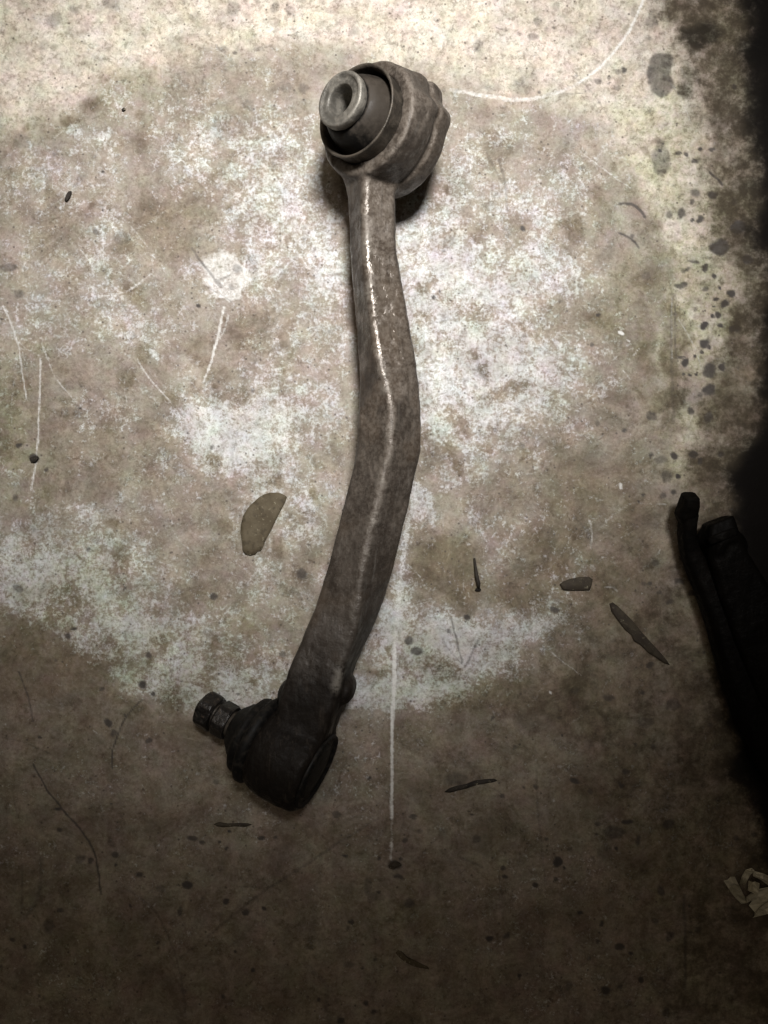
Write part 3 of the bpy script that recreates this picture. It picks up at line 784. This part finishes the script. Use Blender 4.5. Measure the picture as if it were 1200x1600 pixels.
relax(body, near_joint, 70)
nv = len(body.vertices)          # uneven casting skin
co, no = np.empty(nv * 3), np.empty(nv * 3)
body.vertices.foreach_get("co", co)
body.vertices.foreach_get("normal", no)
co, no = co.reshape(-1, 3), no.reshape(-1, 3)
push = np.empty(nv)
for i, c in enumerate(co):
    c = Vector(c)
    k = noise.noise(c * 150 + Vector((2, 9, 4)))
    push[i] = 0.00030 * noise.noise(c * 95) + 0.00022 * noise.noise(c * 260 + Vector((7, 3, 1))) - 0.0005 * max(0.0, k - 0.42)
body.vertices.foreach_set("co", (co + no * push[:, None]).ravel())
body.update()
rc = np.empty(len(body.vertices) * 3)
body.vertices.foreach_get("co", rc)
rc = rc.reshape(-1, 3)
dmin = np.full(len(rc), 9.0)
for A, B in zip(ridge, ridge[1:]):
    A, B = np.array(A), np.array(B)
    t = np.clip(((rc - A) @ (B - A)) / ((B - A) @ (B - A)), 0, 1)
    dmin = np.minimum(dmin, np.linalg.norm(rc - A - t[:, None] * (B - A), axis=1))
rub_highlight = body.attributes.new("rub_highlight", 'FLOAT', 'POINT')
rub_highlight.data.foreach_set("value", np.clip(1 - (dmin - 0.0010) / 0.0040, 0, 1).astype(np.float32))
link("arm_body", body, FORGED, arm)

# bushing parts
bm = bmesh.new()
lathe(bm, BC, BA, BREF, [(.0214, -.0195), (.0224, -.0195), (.0225, -.017), (.0225, .0200), (.0231, .0222), (.0230, .0230), (.0221, .0230), (.0213, .0215), (.0211, .0190), (.0211, -.017)], n=96, closed=True)
from_bm("outer_sleeve", bm, STEEL, arm)
bm = bmesh.new()
lathe(bm, BC, BA, BREF, [(.0209, -.0120), (.0210, .0085), (.0207, .0098), (.0202, .0100), (.0203, .0118), (.0201, .0140), (.0193, .0180), (.0178, .0228), (.0160, .0266), (.0143, .0290), (.0126, .0298), (.0126, -.012)], n=96, closed=True)
from_bm("rubber_bush", bm, RUBBER, arm)
bm = bmesh.new()
lathe(bm, BC, BA, BREF, [(.0070, -.0330), (.0126, -.0330), (.0126, .0295), (.0135, .0312), (.0136, .0345), (.0131, .0353), (.0117, .0356), (.0114, .0350), (.0095, .0350), (.0078, .0349), (.0073, .0343), (.0070, .0330)], n=80, closed=True)
from_bm("inner_sleeve", bm, ZINC, arm)

# ball joint parts
bm = bmesh.new()
lathe(bm, JC, SA, (0, 0, 1), [(.0170, -.0150), (.0190, -.0188), (.0202, -.0190), (.0206, -.0178), (.0204, -.0160)], n=64)
lathe(bm, JC, SA, (0, 0, 1), [(.0060, -.0190), (.0080, -.0189), (.0120, -.0183), (.0150, -.0178), (.0150, -.0165)], n=48)
from_bm("end_cap", bm, RUBBER, arm)
bm = bmesh.new()
lathe(bm, JC, SA, (0, 0, 1), [(.0190, .0130), (.0226, .0142), (.0240, .0160), (.0240, .0185), (.0222, .0200), (.0205, .0210), (.0212, .0228), (.0205, .0246), (.0180, .0262), (.0160, .0275), (.0150, .0290), (.0128, .0312), (.0105, .0335), (.0080, .0345)], n=72)
from_bm("dust_boot", bm, RUBBER, arm)
bm = bmesh.new()
prof = [(.0072, .0200), (.0072, .0410)]
for k in range(11):
    h = .0410 + k * .0014
    prof += [(.0068, h), (.0062, h + .0007)]
prof += [(.0058, .0566), (.0048, .0572)]
lathe(bm, JC, SA, (0, 0, 1), prof, n=40)
from_bm("ball_stud", bm, STEEL, arm)


def hex_rad(rf, ph=0.0):
    def f(t, h, r):
        x = (t + ph) % (math.pi / 3) - math.pi / 6
        return min(r, rf / math.cos(x))
    return f


bm = bmesh.new()
lathe(bm, JC, SA, (0, 0, 1), [(.0062, .0362), (.0092, .0362), (.0099, .0372), (.0099, .0436), (.0088, .0446), (.0062, .0446)], n=72, rad=hex_rad(.0092, 0.2), closed=True)
from_bm("stud_collar", bm, DARKSTEEL, arm, smooth=False)
bm = bmesh.new()
lathe(bm, JC, SA, (0, 0, 1), [(.0062, .0462), (.0094, .0462), (.0103, .0470), (.0105, .0480), (.0105, .0536), (.0092, .0550), (.0074, .0553), (.0062, .0546)], n=72, rad=hex_rad(.0096, 0.55), closed=True)
from_bm("nut", bm, DARKSTEEL, arm, smooth=False)

# ------------------------------------------------------------------ dark car part at the right edge
BLACK = mat_forged("sooty_steel", 0.025, False)
part = tag(thing("lever_assembly", at(1130, 950, 0)),
           "sooty black lever assembly with a bent end, half in the dark at the floor edge", "car part")


def ribbon_bar(pts, seg=4):
    bm = bmesh.new()
    st = []
    P = [at(px, py, z) for (px, py, z, w, h) in pts]
    for i, (px, py, z, w, h) in enumerate(pts):
        t = (P[min(i + 1, len(P) - 1)] - P[max(i - 1, 0)]).normalized()
        side = Vector((0, 0, 1)).cross(t)
        side = side.normalized() if side.length > 1e-4 else Vector((1, 0, 0))
        up = t.cross(side).normalized()
        st.append((P[i], side, up, rounded_square(w, h, min(w, h) * 0.3, seg)))
    sweep(bm, st)
    return bm


link("lever", fuse(ribbon_bar([(1076, 800, .017, .0085, .012), (1074, 818, .016, .0078, .012), (1073, 835, .014, .0078, .012), (1077, 858, .012, .0090, .012), (1088, 885, .011, .0110, .013),
                               (1104, 915, .011, .0130, .015), (1128, 968, .0115, .0170, .017), (1152, 1030, .012, .0220, .018), (1180, 1095, .0125, .0270, .019), (1215, 1170, .0125, .0300, .019), (1262, 1250, .0125, .026, .019)]), .0007, 5), BLACK, part)
link("lever_knob", fuse(ribbon_bar([(1079, 774, .022, .0080, .010), (1077, 786, .020, .0088, .0125), (1074, 797, .018, .0098, .0125), (1071, 804, .017, .0100, .012), (1073, 814, .016, .0080, .010)]), .0006, 4), BLACK, part)
bm = bmesh.new()
c = at(1132, 855, .016)
lathe(bm, c, (0.25, -0.3, 0.92), (1, 0, 0), [(.0085, -.013), (.0105, -.012), (.0108, .004), (.0095, .007), (.0060, .0075), (.0058, .0045), (.0030, .0045)], n=40)
st = []
for (px, py, z, w, h) in [(1121, 812, .014, .0150, .015), (1122, 835, .014, .0180, .018), (1130, 870, .014, .021, .020), (1150, 915, .014, .026, .020), (1182, 985, .014, .032, .021), (1225, 1070, .014, .038, .021), (1280, 1170, .014, .034, .02)]:
    st.append((at(px, py, z), Vector((0.93, 0.36, 0)), Vector((0, 0, 1)), rounded_square(w, h, .004, 4)))
sweep(bm, st)
link("bracket", fuse(bm, .0008, 6), BLACK, part)
bm = ribbon_bar([(1108, 846, .0245, .004, .003), (1128, 838, .026, .0045, .003), (1150, 830, .0245, .004, .003)])
from_bm("bracket_rib", bm, BLACK, part)

# ------------------------------------------------------------------ leaves and litter
def flat_leaf(name, outline, mat, label, group, dome=0.0005, thick=0.00025, z0=0.0004, rows=5, cat="leaf"):
    """Leaf fragment with its own outline, edge thickness and a slight curl."""
    P = [Vector(((x - 600) * PX, (800 - y) * PX)) for x, y in outline]
    c = sum(P, Vector((0, 0))) / len(P)
    rng = random.Random(len(outline) * 7 + int(outline[0][0]))
    bm = bmesh.new()
    layers = []
    for side in (0, 1):
        rings = []
        for k in range(rows):
            f = 1 - k / rows
            ring = []
            for i, p in enumerate(P):
                q = c + (p - c) * f
                z = z0 + dome * (1 - f ** 2) + 0.0003 * math.sin(i * 1.7 + 3) * f + (thick if side else 0)
                ring.append(bm.verts.new((q.x, q.y, max(0.0003, z))))
            rings.append(ring)
        top = bm.verts.new((c.x, c.y, z0 + dome + (thick if side else 0)))
        n = len(P)
        for A, B in zip(rings, rings[1:]):
            for i in range(n):
                bm.faces.new((A[i], A[(i + 1) % n], B[(i + 1) % n], B[i]))
        for i in range(n):
            bm.faces.new((rings[-1][i], rings[-1][(i + 1) % n], top))
        layers.append(rings[0])
    n = len(P)
    for i in range(n):
        bm.faces.new((layers[0][i], layers[0][(i + 1) % n], layers[1][(i + 1) % n], layers[1][i]))
    o = from_bm(name, bm, mat)
    o.location = (0, 0, 0)
    return tag(o, label, cat, group)


G = "dry leaf pieces lying on the floor"
OLIVE = mat_leaf("olive_dry_leaf", (0.080, 0.062, 0.037), (0.112, 0.090, 0.057))
BROWN = mat_leaf("dark_dry_leaf", (0.040, 0.031, 0.023), (0.062, 0.050, 0.034))
CHAR = mat_leaf("blackened_leaf", (0.020, 0.016, 0.013), (0.034, 0.028, 0.022))

z = [(210, 1200), (250, 1270), (340, 1290), (430, 1260), (470, 1215), (515, 1215), (545, 1170), (600, 1030), (700, 850), (775, 690), (850, 540), (940, 370), (965, 290), (920, 255),
     (860, 225), (800, 215), (680, 215), (580, 245), (500, 290), (440, 340), (360, 410), (300, 480), (220, 610), (180, 760), (175, 900), (200, 1050)]
flat_leaf("dry_leaf", [(360 + x / 10.91, 750 + y / 10.91) for x, y in z], OLIVE, "olive brown half-moon leaf fragment lying flat left of the arm", G)
flat_leaf("dry_leaf", [(874, 913), (880, 908), (892, 904), (906, 901), (920, 901), (926, 905), (924, 914), (921, 922), (908, 923), (892, 923), (880, 922)], BROWN,
          "small blunt brown leaf piece beside the upper end of the long dark leaf strip", G, dome=.0008)
flat_leaf("dry_leaf", [(952, 943), (957, 941), (965, 947), (976, 958), (988, 970), (1002, 987), (1016, 1003), (1030, 1018), (1042, 1032), (1046, 1039), (1038, 1036), (1026, 1028), (1013, 1020), (1001, 1008), (990, 1001), (986, 992), (975, 983), (964, 968), (955, 955)], BROWN,
          "long dark leaf strip tapering to a point right of the white dust patch", G, dome=.0006)
flat_leaf("dry_leaf", [(694, 1237), (702, 1231), (714, 1227), (728, 1224), (742, 1219), (758, 1217), (772, 1216), (777, 1219), (770, 1222), (756, 1223), (743, 1226), (730, 1231), (716, 1235), (703, 1238)], CHAR,
          "thin blackened leaf sliver lying right of the thin pale floor line", G, dome=.0006)
flat_leaf("dry_leaf", [(618, 1488), (622, 1484), (628, 1486), (634, 1493), (644, 1498), (656, 1504), (669, 1510), (670, 1513), (658, 1512), (646, 1509), (635, 1503), (626, 1497)], OLIVE,
          "narrow curled leaf sliver lowest on the floor, below the pale line's end", G, dome=.0006)
flat_leaf("dry_leaf", [(334, 1287), (342, 1284), (356, 1286), (372, 1285), (388, 1286), (394, 1288), (384, 1291), (368, 1290), (350, 1292), (340, 1291)], BROWN,
          "thin dark leaf strip just below the ball joint end of the arm", G, dome=.0009)


def crumb(name, px, py, L, W, T, ang, mat, label, cat, seed):
    rng = random.Random(seed)
    bm = bmesh.new()
    c = at(px, py, T * 0.45)
    bmesh.ops.create_icosphere(bm, subdivisions=2, radius=1.0)
    for v in bm.verts:
        v.co *= 1 + rng.uniform(-.22, .18)
    M_ = Matrix.Translation(c) @ Matrix.Rotation(math.radians(ang), 4, 'Z') @ Matrix.Diagonal((L / 2, W / 2, T / 2, 1))
    bmesh.ops.transform(bm, matrix=M_, verts=bm.verts)
    return tag(from_bm(name, bm, mat, smooth=False), label, cat, "crumbs of dirt on the floor")


crumb("dirt_chip", 106, 307, .0066, .0028, .0022, 62, CHAR, "black oblong chip on the bright floor far left of the bushing", "chip", 1)
crumb("dirt_chip", 193, 171, .0024, .0018, .0016, 30, CHAR, "tiny black crumb on the bright floor above the oblong black chip", "chip", 2)
crumb("dirt_chip", 617, 1352, .0066, .0040, .0030, 10, BROWN, "dark dirt clod at the lower end of the thin pale line", "chip", 3)
crumb("dirt_chip", 53, 717, .0050, .0036, .0026, 20, CHAR, "black crumb stuck on the thin pale scratch at the left edge", "chip", 4)
crumb("dirt_chip", 747, 921, .0034, .0022, .0022, 0, CHAR, "black crumb at the foot of the short black twig", "chip", 6)

bm = ribbon_bar([(741, 872, .0012, .0009, .0012), (743, 886, .0016, .0014, .0014), (745, 900, .0022, .0020, .0018), (748, 912, .0026, .0020, .0018), (748, 920, .0016, .0012, .0014)])
tag(from_bm("twig", bm, CHAR), "short black twig lying right of the arm above the white dust patch", "twig")

# folded strip of pale wrapper
PAPER = mat_leaf("grubby_wrapper", (0.44, 0.40, 0.29), (0.60, 0.56, 0.44))
bm = bmesh.new()
# rows of (left edge, right edge): each fold of the wrapper is a facet of its own
strips = [[((1131, 1377, .019), (1147, 1370, .022)), ((1138, 1388, .016), (1152, 1380, .019)), ((1144, 1397, .011), (1158, 1390, .013)), ((1152, 1406, .006), (1163, 1400, .009)), ((1159, 1413, .003), (1168, 1406, .005)),
           ((1166, 1413, .004), (1167, 1403, .010)), ((1174, 1408, .008), (1172, 1397, .015)), ((1182, 1404, .012), (1178, 1394, .018)), ((1184, 1394, .016), (1168, 1390, .017)), ((1186, 1380, .019), (1170, 1376, .013))],
          [((1156, 1380, .012), (1163, 1382, .016)), ((1158, 1368, .018), (1168, 1372, .020)), ((1164, 1358, .021), (1173, 1364, .022)), ((1174, 1356, .022), (1180, 1362, .018)), ((1178, 1370, .019), (1183, 1363, .021)), ((1190, 1376, .019), (1194, 1366, .022)), ((1204, 1386, .012), (1208, 1372, .017))],
          [((1176, 1434, .003), (1182, 1424, .006)), ((1187, 1430, .006), (1186, 1418, .010)), ((1198, 1427, .012), (1195, 1412, .014)), ((1214, 1422, .012), (1212, 1404, .010)), ((1230, 1412, .004), (1226, 1396, .004))],
          [((1170, 1414, .003), (1186, 1388, .010)), ((1180, 1426, .003), (1204, 1384, .011)), ((1192, 1420, .006), (1216, 1392, .010))]]
for st in strips:
    rows = [[bm.verts.new(at(*a).lerp(at(*b), u) + Vector((0, 0, .0009 * math.sin(7 * u + i)))) for u in (0, .35, .7, 1)] for i, (a, b) in enumerate(st)]
    for A, B in zip(rows, rows[1:]):
        for i in range(3):
            bm.faces.new((A[i], A[i + 1], B[i + 1], B[i]))
for v in bm.verts:
    v.co.z = max(v.co.z, 0.0008)
o = from_bm("wrapper_scrap", bm, PAPER, smooth=False)
m = o.modifiers.new("thickness", 'SOLIDIFY')
m.thickness = 0.0003
tag(o, "crumpled pale wrapper scrap folded into loops at the lower right edge", "litter")
